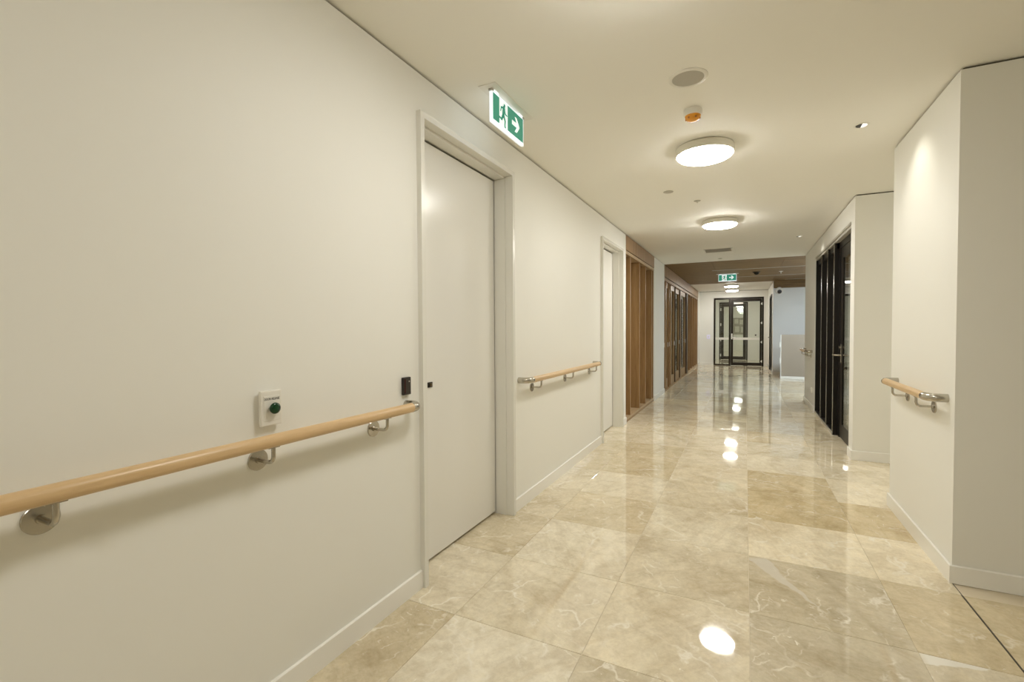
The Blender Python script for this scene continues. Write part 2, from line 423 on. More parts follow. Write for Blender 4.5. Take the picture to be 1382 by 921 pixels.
wall_x('wall_end_right', XE, XE+.12, Y_WOOD1+.12, Y_END, [D5], 'white right hand wall of the narrower end corridor')
DX0, DX1, DZ = -.912, .513, 2.165
E0, E1 = -.885, .085
struct('wall_end', B((-1.5, DX0, Y_END, Y_END+.12, 0, HW), (DX1, .9, Y_END, Y_END+.12, 0, HW), (DX0, DX1, Y_END, Y_END+.12, DZ, HW)), M['wall'], 'white end wall around the dark framed glass door', 'wall')
struct('wall_vestibule', B((-1.5, -1.345, Y_END+.12, 27, 0, HW), (.8, .9, Y_END+.12, 27, 0, HW), (-1.345, E0, 19.5, 19.62, 0, HW), (E1, .8, 19.5, 19.62, 0, HW), (E0, E1, 19.5, 19.62, 2.17, HW), (-1.5, .9, 27, 27.1, 0, HW)), M['wall'], 'cream walls seen through the glass door at the corridor end', 'wall')
struct('wall_timber_room', B((-4.1, -4.0, 8.8, 16.2, 0, H), (-4.0, -1.5, 8.8, 8.92, 0, H), (-4.0, -1.5, 16.02, 16.14, 0, H)), M['wall'], 'dim room walls behind the timber sliding doors', 'wall')
# shadow gap strips between wall heads and ceiling
sg = bmesh.new(); s = .012
box(sg, -1.5, WL-s, -3.1, T1[0], HW, H); box(sg, -1.5, WL-s, T1[1], T2[0], HW, H); box(sg, -1.5, WL-s, T2[1], Y_END, HW, H)
box(sg, WR+s, 3.0, 2.86+s, 3.925-s, HW, H); box(sg, WR+s, 3.6, 5.15+s, 9.0-s, HW, H)
box(sg, XE+.02, 5.2, Y_WOOD1+.02, Y_WOOD1+.12, HW, H); box(sg, XE+s, XE+.12, Y_WOOD1+.1, Y_END, HW, H); box(sg, -1.5, .9, Y_END+s, Y_END+.12, HW, H)
box(sg, -1.5, 4.1, -3.2, -3.1-s, HW, H); box(sg, 4.0+s, 4.1, -3.1, 2.96, HW, H); box(sg, 3.0+s, 3.1, 3.9, 5.15, HW, H); box(sg, 5.1+s, 5.2, 9.0, Y_WOOD1, HW, H)
box(sg, -1.5, -1.345-s, Y_END+.12, 27, HW, H); box(sg, .8+s, .9, Y_END+.12, 27, HW, H); box(sg, -1.345, .8, 19.5+s, 19.62-s, HW, H); box(sg, -1.5, .9, 27+s, 27.1, HW, H)
struct('trim_2', sg, M['gap'], 'dark shadow line where the walls meet the ceiling', 'trim')

# baseboards with an eased top edge
def base(name, segs, label):
    bm = bmesh.new()
    for q in segs: 
        n0 = len(bm.verts); box(bm, *q, 0, .086)
    top = [e for e in bm.edges if all(v.co.z > .08 for v in e.verts)]
    bmesh.ops.bevel(bm, geom=top, offset=.005, segments=1, affect='EDGES')
    return struct(name, bm, M['trim'], label, 'baseboard')
t = .012
base('baseboard_left', [(WL, WL+t, -3.1, 1.736), (WL, WL+t, 2.701, 4.774), (WL, WL+t, 5.701, T1[0]), (WL, WL+t, T1[1]+.002, T2[0]), (WL, WL+t, T2[1], Y_END)], 'white baseboard along the left wall')
bm = bmesh.new()
def ring(bm, path, t, h):
    """baseboard swept round convex corners: path of outer xy points (closed off by wall behind)"""
    for (xa, ya, xb, yb) in path: box(bm, xa, xb, ya, yb, 0, h)
base('baseboard_right', [(WR-t, WR, 2.86-t, 3.925+t), (WR, 3.0, 2.86-t, 2.86), (WR, 3.0, 3.925, 3.925+t), (WR-t, WR, 5.15-t, P0-.004), (WR, 3.0, 5.15-t, 5.15), (WR-t, WR, P1+.004, 9.0+t), (WR, 5.1, 9.0, 9.0+t)], 'white baseboard around the wall blocks on the right')
base('baseboard_end', [(WL+t, DX0-.02, Y_END-t, Y_END), (DX1+.02, XE-t, Y_END-t, Y_END), (XE-t, XE, Y_WOOD1, D5[0]-.03), (XE-t, XE, D5[1]+.03, Y_END), (XE-t, 5.1, Y_WOOD1-t, Y_WOOD1)], 'white baseboard along the end corridor and lobby wall')
base('baseboard_front', [(-1.3, 4.0, -3.1, -3.1+t), (4.0-t, 4.0, -3.1, 2.8)], 'white baseboard behind the camera')

# ------------------------------------------------------------------ flush doors in the left wall
def flush_door(name, D, label, lock=False):
    y0, y1, zt = D; fw = .028; px = WL+.025
    root = thing(name, (WL, (y0+y1)/2, 0), label, 'door', kind='structure')
    bm = bmesh.new()
    # architrave face, then reveal with a rebate step
    for ya, yb in ((y0-fw, y0), (y1, y1+fw)): box(bm, WL-.001, px, ya, yb, 0, zt+fw)
    box(bm, WL-.001, px, y0, y1, zt, zt+fw)
    for ya, yb in ((y0-.009, y0), (y1, y1+.009)): box(bm, -1.495, WL-.001, ya, yb, 0, zt+.009)
    box(bm, -1.495, WL-.001, y0, y1, zt, zt+.009)
    # stepped rebate in the reveal
    box(bm, -1.449, -1.372, y0, y0+.008, 0, zt); box(bm, -1.449, -1.372, y1-.008, y1, 0, zt); box(bm, -1.449, -1.372, y0+.008, y1-.008, zt-.012, zt)
    obj('frame', bm, M['frame'], root)
    lf = obj('leaf', B((-1.490, -1.450, y0+.010, y1-.014, .014, zt-.020), bev=.0015), M['leaf'], root)
    obj('gap_shade_sheet', B((-1.50, -1.492, y0, y1, 0, zt)), M['black'], root)  # black sheet behind the leaf, shade of the door gaps as colour
    if lock:
        bm = bmesh.new(); box(bm, -1.4505, -1.4445, 1.942, 1.980, .903, .930, bev=.0012)
        lk = obj('lock', bm, M['dark'], root)
        obj('thumb_turn', B((-1.4445, -1.439, 1.954, 1.970, .908, .925), bev=.001), mat('lock_bronze', (.16, .12, .07), .35, .8), lk)
    return root
flush_door('door_1', D1, 'near white flush door with pale steel frame and small dark lock', True)
flush_door('door_2', D2, 'second white flush door, between the short handrail and timber screen')

# ------------------------------------------------------------------ handrails
def arc(c, r, a0, a1, n, put):
    return [put(c[0]+r*math.cos(a0+(a1-a0)*i/n), c[1]+r*math.sin(a0+(a1-a0)*i/n)) for i in range(n+1)]
def handrail(xw, sgn, y0, y1, z, ys, near, far, label, off=.075, r=.020, timber=None):
    ym = (y0+y1)/2
    root = thing('handrail', (xw, ym, z-.07), label, 'handrail')
    X = lambda d: xw+sgn*d
    R = .045
    ya = y0+(R+.012 if near else 0); yb = y1-(R+.012 if far else 0)
    bm = bmesh.new(); tube(bm, [(X(off), ya, z), (X(off), yb, z)], r, 28)
    obj('timber_rail', bm, timber or M['oak'], root, smooth=40)
    if near:
        bm = bmesh.new()
        pts = [(X(.0), y0, z), (X(off-R), y0, z)]+[(X(off-R+R*math.sin(a)), y0+R-R*math.cos(a), z) for a in [PI/2*i/10 for i in range(1, 11)]]+[(X(off), ya, z)]
        tube(bm, pts, r+.0003, 28); obj('end_return', bm, M['steel'], root, smooth=40)
    if far:
        bm = bmesh.new()
        pts = [(X(off), yb, z)]+[(X(off-R+R*math.cos(a)), y1-R+R*math.sin(a), z) for a in [PI/2*i/10 for i in range(0, 11)]]+[(X(.0), y1, z)]
        tube(bm, pts, r+.0003, 28); obj('end_return', bm, M['steel'], root, smooth=40)
    for y in ys:
        bm = bmesh.new(); zb = z-.067; q = .020
        pts = [(X(.004), y, zb), (X(off-q), y, zb)]+[(X(off-q+q*math.sin(a)), y, zb+q-q*math.cos(a)) for a in [PI/2*i/8 for i in range(1, 9)]]+[(X(off), y, z-r+.002)]
        tube(bm, pts, .0062, 16)
        box(bm, X(off)-.006, X(off)+.006, y-.018, y+.018, z-r-.0015, z-r+.003)
        br = obj('bracket', bm, M['steel'], root, smooth=40)
        bm = bmesh.new(); lathe(bm, [(.0325, 0), (.0325, sgn*.004), (.031, sgn*.0055), (.010, sgn*.0060), (.0095, sgn*.012)], (xw, y, zb), 'x', 40)
        obj('rose', bm, M['steel'], br, smooth=35)
    return root
handrail(WL, 1, -1.6, 1.645, .868, [-1.1, -.56, -.06, .437, .935, 1.437], False, True, 'long oak handrail on steel brackets running out of frame at the left')
handrail(WL, 1, 2.80, 4.50, .860, [3.008, 3.683, 4.357], True, True, 'oak handrail with steel ends between the two white doors')
handrail(WR, -1, 2.945, 3.765, .856, [3.118, 3.553], True, True, 'short oak handrail with steel ends on the right wall block')
handrail(WR, -1, 8.02, 8.80, .850, [8.15, 8.62], True, True, 'small far handrail beside the black partition near the lobby corner')

# ------------------------------------------------------------------ wall devices
root = thing('door_release_switch', (WL, .971, .958), 'white door release switch plate with a green mushroom button', 'switch')
obj('mounting_block', B((WL, WL+.010, .941, 1.001, .909, 1.007), bev=.002), M['white'], root)
pl = obj('plate', B((WL+.010, WL+.022, .935, 1.007, .903, 1.013), bev=.004, seg=2), M['white'], root)
obj('inner_frame', B((WL+.0215, WL+.0235, .943, .999, .918, .997), bev=.0012), M['white'], pl)
bm = bmesh.new(); c = (WL+.0235, .972, .958)
lathe(bm, [(.009, 0), (.009, .008), (.0165, .009), (.0178, .0125), (.0170, .0165), (.0135, .0195), (.007, .0212)], c, 'x', 36)
obj('button', bm, M['green_btn'], root, smooth=45)
cu = bpy.data.curves.new('t', 'FONT'); cu.body = 'DOOR RELEASE'; cu.size = .0098; cu.align_x = 'CENTER'; cu.align_y = 'CENTER'; cu.extrude = .0001; cu.offset = .00022
to = bpy.data.objects.new('t', cu); COL.objects.link(to)
dg = bpy.context.evaluated_depsgraph_get(); me = bpy.data.meshes.new_from_object(to.evaluated_get(dg)); bpy.data.objects.remove(to)
me.materials.clear(); me.materials.append(M['ink'])
lt = bpy.data.objects.new('lettering', me); COL.objects.link(lt); lt.parent = pl
lt.matrix_local = Matrix(((0, 0, 1, .0237), (.76, 0, 0, 0), (0, 1.0, 0, .0285), (0, 0, 0, 1)))

root = thing('card_reader', (WL, 1.637, .952), 'small black card reader above the end of the long handrail', 'card reader')
obj('body', B((WL, WL+.016, 1.613, 1.661, .913, .991), bev=.004, seg=2), M['dark'], root)
obj('side_lens', B((WL+.013, WL+.0172, 1.6165, 1.624, .920, .985), bev=.001), M['maroon'], root)
bm = bmesh.new(); lathe(bm, [(.0032, 0), (.0030, .0012), (.001, .002)], (WL+.0158, 1.648, .972), 'x', 12)
obj('indicator', bm, M['paper'], root)
obj('name_label', B((WL, WL+.0008, 1.615, 1.650, .900, .907)), M['alum'], root)

root = thing('power_outlet', (WR, 8.05, .285), 'white power outlet low on the right wall beyond the black partition', 'outlet')
obj('plate', B((WR-.008, WR, 7.995, 8.11, .25, .325), bev=.002), M['white'], root)
obj('rocker', B((WR-.011, WR-.008, 8.07, 8.085, .29, .31)), M['strip'], root); obj('rocker', B((WR-.011, WR-.008, 8.025, 8.04, .29, .31)), M['strip'], root)
root = thing('light_switch', (-1.07, Y_END, .915), 'small backlit violet light switch left of the glass door', 'switch')
obj('plate', B((-1.115, -1.025, Y_END-.010, Y_END, .855, .975), bev=.002), M['switch'], root)
obj('rocker', B((-1.09, -1.05, Y_END-.014, Y_END-.009, .88, .95), bev=.001), M['white'], root)

# ------------------------------------------------------------------ ceiling fittings
def round_lamp(name, diff):
    root = bpy.data.objects.new(name, None); COL.objects.link(root)
    bm = bmesh.new(); lathe(bm, [(.160, 0), (.176, -.004), (.180, -.012), (.181, -.046), (.178, -.052), (.172, -.053)], (0, 0, 0), 'z', 64, True, True)
    obj('rim', bm, M['rim'], root, smooth=50, local=True)
    bm = bmesh.new(); lathe(bm, [(.1715, -.051), (.1700, -.057), (.164, -.064), (.152, -.071), (.13, -.0755), (.08, -.078), (.02, -.079)], (0, 0, 0), 'z', 64, True, True)
    obj('diffuser', bm, diff, root, smooth=60, local=True)
    return root
spots = [(-.30, 1.47, 'round ceiling lamp cut off by the top edge of the photo'), (-.246, 3.34, 'largest fully visible round ceiling lamp, beyond the orange detector'),
         (-.258, 5.665, 'round ceiling lamp in front of the slotted air vent'), (-.345, 14.15, 'round lamp over the end corridor, nearer of the two behind the far exit sign'),
         (-.368, 15.75, 'round lamp over the end corridor, directly before the glass door')]
proto = round_lamp('ceiling_lamp', M['lamp'])
for i, (x, y, lb) in enumerate(spots):
    o = proto if i == 0 else copy_tree(proto)
    o.location = (x, y, H); tag(o, lb, 'lamp', 'round ceiling lamps')
    if i in (1, 2):
        dd = [c for c in o.children if c.name.startswith('diffuser')][0]; dd.data = dd.data.copy(); dd.data.materials[0] = M['lamp_near' if i == 1 else 'lamp_mid']
for (x, y, lb, dim) in ((2.15, 4.55, 'unseen round lamp added inside the side recess to light its wall', 1), (2.2, 7.0, 'unseen round lamp added behind the black partition to pale its glass', 0),  # both added unseen: to light the recess face and pale the partition glass
                   (-.3, -1.0, 'round ceiling lamp out of view behind the camera', 0), (-.35, 18.0, 'round lamp seen through the glass door, over the vestibule', 0),
                   (-.33, 22.6, 'round lamp beyond the second glass door, nearer one', 0), (-.28, 25.2, 'round lamp beyond the second glass door, farther one', 0)):
    o = copy_tree(proto); o.location = (x, y, H); tag(o, lb, 'lamp', 'round ceiling lamps')
    if dim:
        dd = [c for c in o.children if c.name.startswith('diffuser')][0]; dd.data = dd.data.copy(); dd.data.materials[0] = M['recess_fill']
pc = round_lamp('ceiling_lamp', M['fill_cool'])  # cool lamps added behind the wall corner to fill the mid corridor
for i, (x, y, lb) in enumerate(((1.32, 9.85, 'added cool round fill lamp hidden in the side lobby, nearer one'), (1.45, 11.55, 'added cool round fill lamp hidden in the side lobby, farther one'))):
    o = pc if i == 0 else copy_tree(pc)
    o.location = (x, y, H-.004); tag(o, lb, 'lamp', 'added cool lobby fill lamps')

root = thing('ceiling_speaker', (-.25, 2.385, H), 'flat round grey ceiling speaker with a white ring', 'speaker')
bm = bmesh.new(); lathe(bm, [(.088, 0), (.088, -.003), (.084, -.006), (.072, -.006), (.070, -.002)], (-.25, 2.385, H), 'z', 56, True, True); obj('ring', bm, M['white'], root, smooth=40)
bm = bmesh.new(); lathe(bm, [(.0705, -.001), (.0705, -.0045), (.05, -.0062), (.01, -.007)], (-.25, 2.385, H), 'z', 48, True, True); obj('grille', bm, M['grille'], root, smooth=50)

root = thing('smoke_detector', (-.262, 2.745, H), 'white smoke detector with an orange dome under the ceiling', 'detector')
c = (-.262, 2.745, H)
bm = bmesh.new(); lathe(bm, [(.046, 0), (.048, -.006), (.048, -.020), (.046, -.028), (.040, -.034)], c, 'z', 40); obj('body', bm, M['white'], root, smooth=45)
bm = bmesh.new(); lathe(bm, [(.041, -.032), (.039, -.044), (.030, -.055), (.015, -.060), (.004, -.061)], c, 'z', 36); dm = obj('dome', bm, M['orange'], root, smooth=50)
bm = bmesh.new()
for k in range(6):
    a = k*PI/3; px, py = c[0]+.035*math.cos(a), c[1]+.035*math.sin(a)
    box(bm, px-.004, px+.004, py-.004, py+.004, H-.053, H-.045)
vr = obj('vent_row', bm, mat('orange_dark', (.40, .13, .01), .5), dm); vr['kind'] = 'stuff'

def downlight(x, y, label, on=True):
    root = thing('downlight', (x, y, H), label, 'downlight', 'tilting downlights along the right wall')
    bm = bmesh.new(); lathe(bm, [(.038, 0), (.040, -.002), (.036, -.004), (.030, -.004), (.029, .0)], (x, y, H), 'z', 40); obj('ring', bm, M['white'], root, smooth=40)
    for nm, sg, mm, dz in (('baffle', -1, M['dark'], -.0050), ('lens', 1, M['lens'], -.0056)):
        bm = bmesh.new(); lathe(bm, [(.028, -.002), (.028, dz)], (0, 0, 0), 'z', 32)
        bmesh.ops.bisect_plane(bm, geom=bm.verts[:]+bm.edges[:]+bm.faces[:], plane_co=(0, 0, 0), plane_no=(-sg, 0, 0), clear_outer=True)
        bmesh.ops.holes_fill(bm, edges=bm.edges)
        obj(nm, bm, mm, root, local=True)
    ld = bpy.data.lights.new('downlight_beam', 'SPOT'); ld.energy = SPOT_W; ld.color = (1, .95, .83); ld.spot_size = math.radians(96); ld.spot_blend = .9; ld.shadow_soft_size = .02
    lo = bpy.data.objects.new('beam', ld); COL.objects.link(lo); lo.parent = root; lo.location = (.010, 0, -.024)
    d = Vector((.275, 0, -.62)); lo.rotation_euler = d.to_track_quat('-Z', 'Y').to_euler()
downlight(.602, 3.40, 'tilting downlight washing the right wall block with light')
downlight(.612, 7.13, 'tilting downlight in front of the black glazed partition')

def disc(name, x, y, r, label, drop=0.0, cat='sprinkler', z=H, m=None):
    root = thing(name, (x, y, z), label, cat)
    bm = bmesh.new(); lathe(bm, [(r, 0), (r, -.003), (r*.8, -.006), (r*.3, -.0065)], (x, y, z), 'z', 32); obj('cover_plate', bm, m or M['grille'], root, smooth=40)
    if drop:
        bm = bmesh.new(); lathe(bm, [(.008, -.005), (.006, -.02), (.010, -drop), (.004, -drop-.004)], (x, y, z), 'z', 16); obj('nozzle', bm, M['alum'], root, smooth=40)
disc('fire_sprinkler', -.605, 4.277, .042, 'flush sprinkler cover plate on the ceiling, left of centre')
disc('fire_sprinkler', -.407, 4.700, .030, 'small sprinkler with a stub nozzle between two ceiling lamps', .016)
disc('fire_sprinkler', -.389, 8.756, .032, 'tiny sprinkler between the air vent and the timber ceiling')
disc('fire_sprinkler', .662, 11.31, .040, 'white sprinkler under the timber ceiling', .045, z=H-.004, m=M['white'])
root = thing('dome_detector', (.206, 11.2, H-.004), 'dark dome detector under the timber ceiling', 'detector')
bm = bmesh.new(); lathe(bm, [(.075, 0), (.075, -.012), (.055, -.016)], (.206, 11.2, H-.004), 'z', 32); obj('base', bm, M['dark'], root, smooth=40)
bm = bmesh.new(); lathe(bm, [(.052, -.015), (.045, -.04), (.025, -.056), (.005, -.06)], (.206, 11.2, H-.004), 'z', 32); obj('dome', bm, M['blackmetal'], root, smooth=40)

root = thing('air_vent', (-.375, 7.80, H), 'grey slotted air vent in the white ceiling before the timber ceiling', 'vent')
obj('frame', B((-.575, -.175, 7.63, 7.652, H-.006, H), (-.575, -.175, 7.948, 7.97, H-.006, H), (-.575, -.553, 7.63, 7.97, H-.006, H), (-.197, -.175, 7.63, 7.97, H-.006, H)), M['white'], root)
obj('core', B((-.553, -.197, 7.652, 7.948, H-.0015, H)), M['grille'], root)
for k in range(6):
    bm = B((-.553, -.197, -.016, .016, -.0012, .0012)); bmesh.ops.rotate(bm, verts=bm.verts, cent=(0, 0, 0), matrix=Matrix.Rotation(.35, 3, 'X'))
    bmesh.ops.translate(bm, verts=bm.verts, vec=(0, 7.678+k*.049, H-.008)); obj('slat', bm, M['white'], root)

root = thing('security_camera', (.76, Y_WOOD1, 2.11), 'small white dome security camera high on the bluish lobby wall', 'camera')
bm = bmesh.new(); lathe(bm, [(.085, 0), (.085, -.05), (.07, -.07)], (.76, Y_WOOD1, 2.135), 'y', 32); obj('base', bm, M['white'], root, smooth=40)
bm = bmesh.new(); lathe(bm, [(.052, -.06), (.048, -.085), (.032, -.108), (.005, -.114)], (.765, Y_WOOD1, 2.105), 'y', 32); obj('dome', bm, M['dark'], root, smooth=40)

# ------------------------------------------------------------------ exit signs
def exit_sign(loc, rz, label):
    root = thing('exit_sign', loc, label, 'sign', 'hanging exit signs', rz=rz)
    W, Ht = .36, .150; zt = -.012; zb = zt-Ht
    P = lambda u, v, d: (u, -d, v)
    obj('ceiling_plate', B((-.222, .222, -.048, .048, -.004, 0), bev=.001), M['white'], root, local=True)
    bm = B((-W/2, W/2, -.008, .008, zb, zt), (-.16, -.12, -.012, .012, zt, -.003), (.12, .16, -.012, .012, zt, -.003))
    pn = obj('panel', bm, M['sign_edge'], root, local=True)
    def face(name, polys, m, d0, d1):
        bm = bmesh.new()
        for p in polys: prism(bm, p, d0, d1, P)
        return obj(name, bm, m, pn, local=True)
    u0, u1, v0, v1 = -W/2+.007, W/2-.007, zb+.015, zt-.006
    rect = lambda a, b, c, d: [(a, c), (b, c), (b, d), (a, d)]
    ud0, ud1 = u0+.19*(u1-u0), u0+.455*(u1-u0)
    face('green_field', [rect(u0, ud0, v0, v1), rect(ud1, u1, v0, v1)], M['sign_green'], .008, .0086)
    face('white_doorway', [rect(ud0, ud1, v0, v1)], M['sign_white'], .008, .0086)
    h = v1-v0; cx = (ud0+ud1)/2
    def stroke(a, b, wa, wb):
        wa *= 1.3; wb *= 1.3
        (x0, y0), (x1, y1) = a, b; dx, dy = x1-x0, y1-y0; L = math.hypot(dx, dy); nx, ny = -dy/L, dx/L
        ang = math.atan2(ny, nx)
        pts = [(x0+wa*math.cos(ang+PI*k/6), y0+wa*math.sin(ang+PI*k/6)) for k in range(7)]
        pts += [(x1+wb*math.cos(ang+PI+PI*k/6), y1+wb*math.sin(ang+PI+PI*k/6)) for k in range(7)]
        return pts
    q = lambda a, b: (cx+a*h, v0+b*h)
    man = [[(cx+.08*h+.072*h*math.cos(2*PI*k/14), v0+.86*h+.072*h*math.sin(2*PI*k/14)) for k in range(14)],
           stroke(q(.03, .72), q(-.03, .44), .085*h, .070*h),
           stroke(q(-.02, .74), q(-.20, .70), .032*h, .030*h), stroke(q(-.20, .70), q(-.25, .54), .030*h, .026*h),
           stroke(q(.08, .72), q(.16, .55), .032*h, .030*h), stroke(q(.16, .55), q(.30, .54), .030*h, .024*h),
           stroke(q(-.01, .46), q(.13, .27), .055*h, .045*h), stroke(q(.13, .27), q(.10, .04), .042*h, .032*h), stroke(q(.10, .04), q(.18, .03), .028*h, .022*h),
           stroke(q(-.05, .44), q(-.16, .25), .052*h, .042*h), stroke(q(-.16, .25), q(-.36, .27), .040*h, .030*h)]
    face('running_figure', man, M['sign_green'], .0086, .0092)
    ax, ay = (ud1+u1)/2+.005, (v0+v1)/2
    s = h*.36
    arrow = [(-1.05*s, .22*s), (.20*s, .22*s), (-.30*s, .80*s), (.18*s, .80*s), (.95*s, 0), (.18*s, -.80*s), (-.30*s, -.80*s), (.20*s, -.22*s), (-1.05*s, -.22*s)]
    # split into convex pieces: shaft and two arms of the head
    shaft = [(-1.05*s, -.24*s), (.35*s, -.24*s), (.35*s, .24*s), (-1.05*s, .24*s)]
    up = [(.95*s, 0), (.18*s, .84*s), (-.34*s, .84*s), (.40*s, 0)]; dn = [(x, -y) for x, y in up[::-1]]
    face('arrow', [[(ax+x, ay+y) for x, y in p] for p in (shaft, up, dn)], M['sign_white'], .0086, .0092)
    obj('hanger_clip', B((-W/2-.006, -W/2+.012, -.010, .010, -.014, -.003)), M['grille'], root, local=True)
    obj('hanger_clip', B((W/2-.012, W/2+.006, -.010, .010, -.014, -.003)), M['grille'], root, local=True)
exit_sign((-1.125, 2.222, H), PI/2, 'lit green exit sign with running figure and arrow above the near door')
exit_sign((-.355, 11.28, H-.004), 0.0, 'lit green exit sign hanging from the timber ceiling far down the corridor')

# ------------------------------------------------------------------ timber screen (first opening)
root = thing('timber_screen', (WL, sum(T1)/2, 0), 'brown timber batten screen set in the left wall after the second door', 'screen')
y0, y1 = T1
for a, b in ((y0+.003, 6.50), (6.506, y1-.003)):
    obj('fascia_panel', B((WL-.03, WL+.002, a, b, 2.192, H-.012), bev=.001), M['brown_y'], root)
obj('head_rail', B((WL-.30, WL-.004, y0+.003, y1-.003, 2.145, 2.184)), M['sill'], root)
obj('shadow_strip', B((WL-.2, WL-.012, y0+.003, y1-.003, 2.184, H)), M['black'], root)
obj('ledge', B((WL-.30, WL-.006, y0+.003, y1-.003, .026, .050)), M['sill'], root)
obj('ledge_front', B((WL-.30, WL-.004, y0+.003, y1-.003, 0, .026)), M['brown'], root)
obj('back_panel', B((WL-.33, WL-.30, y0+.003, y1-.003, 0, H-.01)), M['brown'], root)
obj('end_lining', B((WL-.30, WL-.01, y0+.003, y0+.022, .05, 2.145)), M['brown'], root); obj('end_lining', B((WL-.30, WL-.01, y1-.022, y1-.003, .05, 2.145)), M['brown'], root)
for yb in (6.29, 6.895, 7.345, 7.875):
    obj('batten', B((WL-.20, WL-.018, yb-.042, yb, .050, 2.145), bev=.002), M['brown'], root)

# ------------------------------------------------------------------ timber sliding doors and battens (second opening)
y0, y1 = T2
root = thing('timber_sliding_doors', (WL, 11.2, 0), 'timber framed glass sliding doors with square pulls, far along the left wall', 'door')
yd = 13.05
obj('fascia_panel', B((WL-.03, WL+.002, y0+.003, 11.3, 2.165, H-.012), bev=.001), M['brown_y'], root); obj('fascia_panel', B((WL-.03, WL+.002, 11.305, yd, 2.165, H-.012), bev=.001), M['brown_y'], root)
obj('head_track', B((WL-.16, WL-.006, y0+.003, yd, 2.095, 2.150)), M['brown_y'], root)
obj('shadow_strip', B((WL-.15, WL-.015, y0+.003, yd, 2.150, H)), M['black'], root)
obj('sill_track', B((WL-.16, WL-.004, y0+.003, yd, 0, .030)), M['brown'], root)
obj('jamb', B((WL-.16, WL-.010, y0+.003, y0+.06, .03, 2.095)), M['brown'], root)
bounds = [9.10, 9.46, 9.80, 10.15, 10.74, 11.74, 12.80]
for i in range(6):
    a, b = bounds[i]+.012, bounds[i+1]
    x1 = WL-(.035 if i % 2 else .055); x0 = x1-.045
    st = .085 if b-a < .5 else .11
    lf = obj('door_leaf', B((x0, x1, a, a+st, .03, 2.095), (x0, x1, b-st, b, .03, 2.095), (x0, x1, a+st, b-st, .03, .21), (x0, x1, a+st, b-st, 1.99, 2.095)), M['brown'], root)
    obj('pane', B((x0+.018, x0+.026, a+st, b-st, .21, 1.99)), M['glass'], lf)
    obj('pull', B((x1, x1+.004, b-st+.012, b-st+.082, .83, .92), bev=.001), M['strip'], lf)
    obj('edge_batten', B((x1, x1+.022, b-.035, b, .03, 2.095)), M['brown'] if i < 3 else M['gap_shade'], root)  # far leaves' edges coloured dark, shade of the gaps painted in
obj('mullion_post', B((WL-.16, WL-.006, 12.83, yd, .03, 2.095)), M['gap_shade'], root)  # same dark colour for the shaded gap after the last leaf
scr = thing('timber_screen', (WL-.004, 14.5, 0), 'brown timber battens on the left wall next to the far end', 'screen')
obj('ledge', B((WL-.20, WL-.004, yd+.004, y1-.003, 0, .05)), M['sill'], scr)
obj('back_panel', B((WL-.20, WL-.17, yd+.004, y1-.003, .05, 2.095)), M['brown'], scr)
obj('fascia_panel', B((WL-.03, WL+.002, yd+.004, 14.6, 2.165, H-.012), bev=.001), M['brown_y'], scr); obj('fascia_panel', B((WL-.03, WL+.002, 14.605, y1-.003, 2.165, H-.012), bev=.001), M['brown_y'], scr)
obj('head_rail', B((WL-.16, WL-.006, yd+.004, y1-.003, 2.095, 2.150)), M['brown_y'], scr)
obj('shadow_strip', B((WL-.15, WL-.015, yd+.004, y1-.003, 2.150, H)), M['black'], scr)
for yb in (13.27, 13.74, 14.35, 15.0, 15.5, 15.985):
    obj('batten', B((WL-.17, WL-.018, yb-.05, yb, .05, 2.095), bev=.002), M['brown'], scr)

# ------------------------------------------------------------------ black glazed partition on the right
root = thing('window_1', (WR, (P0+P1)/2, 0), 'black framed glazed partition with deep mullions in the right wall', 'window', kind='structure')
XF = WR+.006
obj('head_trim', B((XF-.010, XF+.05, P0, P1, PZ-.022, PZ)), M['alum'], root)
obj('head_trim', B((XF, XF+.05, P0, P1, PZ-.050, PZ-.026)), M['grille'], root)
obj('head_frame', B((XF+.02, XF+.11, 6.245, P1, PZ-.12, PZ-.050)), M['blackmetal'], root)
obj('sill_frame', B((XF, XF+.11, 6.25, P1, 0, .035)), M['blackmetal'], root)
obj('sill_trim', B((XF-.008, XF, 6.25, P1, 0, .030)), M['alum'], root)
obj('jamb', B((XF, XF+.11, P1-.03, P1, .035, PZ-.05)), M['blackmetal'], root)
for ym in (6.245, 6.705, 7.185):
    fr = obj('mullion', B((XF, XF+.115, ym-.0, ym+.045, .0, PZ-.05), bev=.0015), M['blackmetal'], root)
    obj('nosing', B((XF-.004, XF, ym+.004, ym+.041, .0, PZ-.05)), mat('mullion_nosing', (.30, .28, .24), .22, .9), fr)
for a, b in ((6.29, 6.705), (6.75, 7.185), (7.23, P1-.03)):
    obj('pane', B((XF+.085, XF+.093, a, b, .035, PZ-.12)), M['glass'], root)
dr = thing('door_6', (WR+.1, 5.8, 0), 'black framed glass door with steel lever at the near end of partition', 'door', kind='structure')
xd = WR+.052
obj('frame', B((xd-.004, xd+.06, 6.165, 6.245, 0, PZ-.05), (xd-.004, xd+.06, P0+.05, 6.165, PZ-.12, PZ-.05), (xd-.004, xd+.06, P0, P0+.05, 0, PZ-.05)), M['blackmetal'], dr)
lf = obj('leaf', B((xd, xd+.045, 6.02, 6.160, .012, PZ-.125), (xd, xd+.045, P0+.055, P0+.12, .012, PZ-.125), (xd, xd+.045, P0+.12, 6.02, .012, .16), (xd, xd+.045, P0+.12, 6.02, PZ-.24, PZ-.125)), M['blackmetal'], dr)
obj('pane', B((xd+.002, xd+.010, P0+.12, 6.02, .16, PZ-.24)), M['glass'], lf)
bm = B((xd-.008, xd, 6.065, 6.105, .82, 1.02), bev=.002); hd = obj('handle_plate', bm, M['steel'], dr)
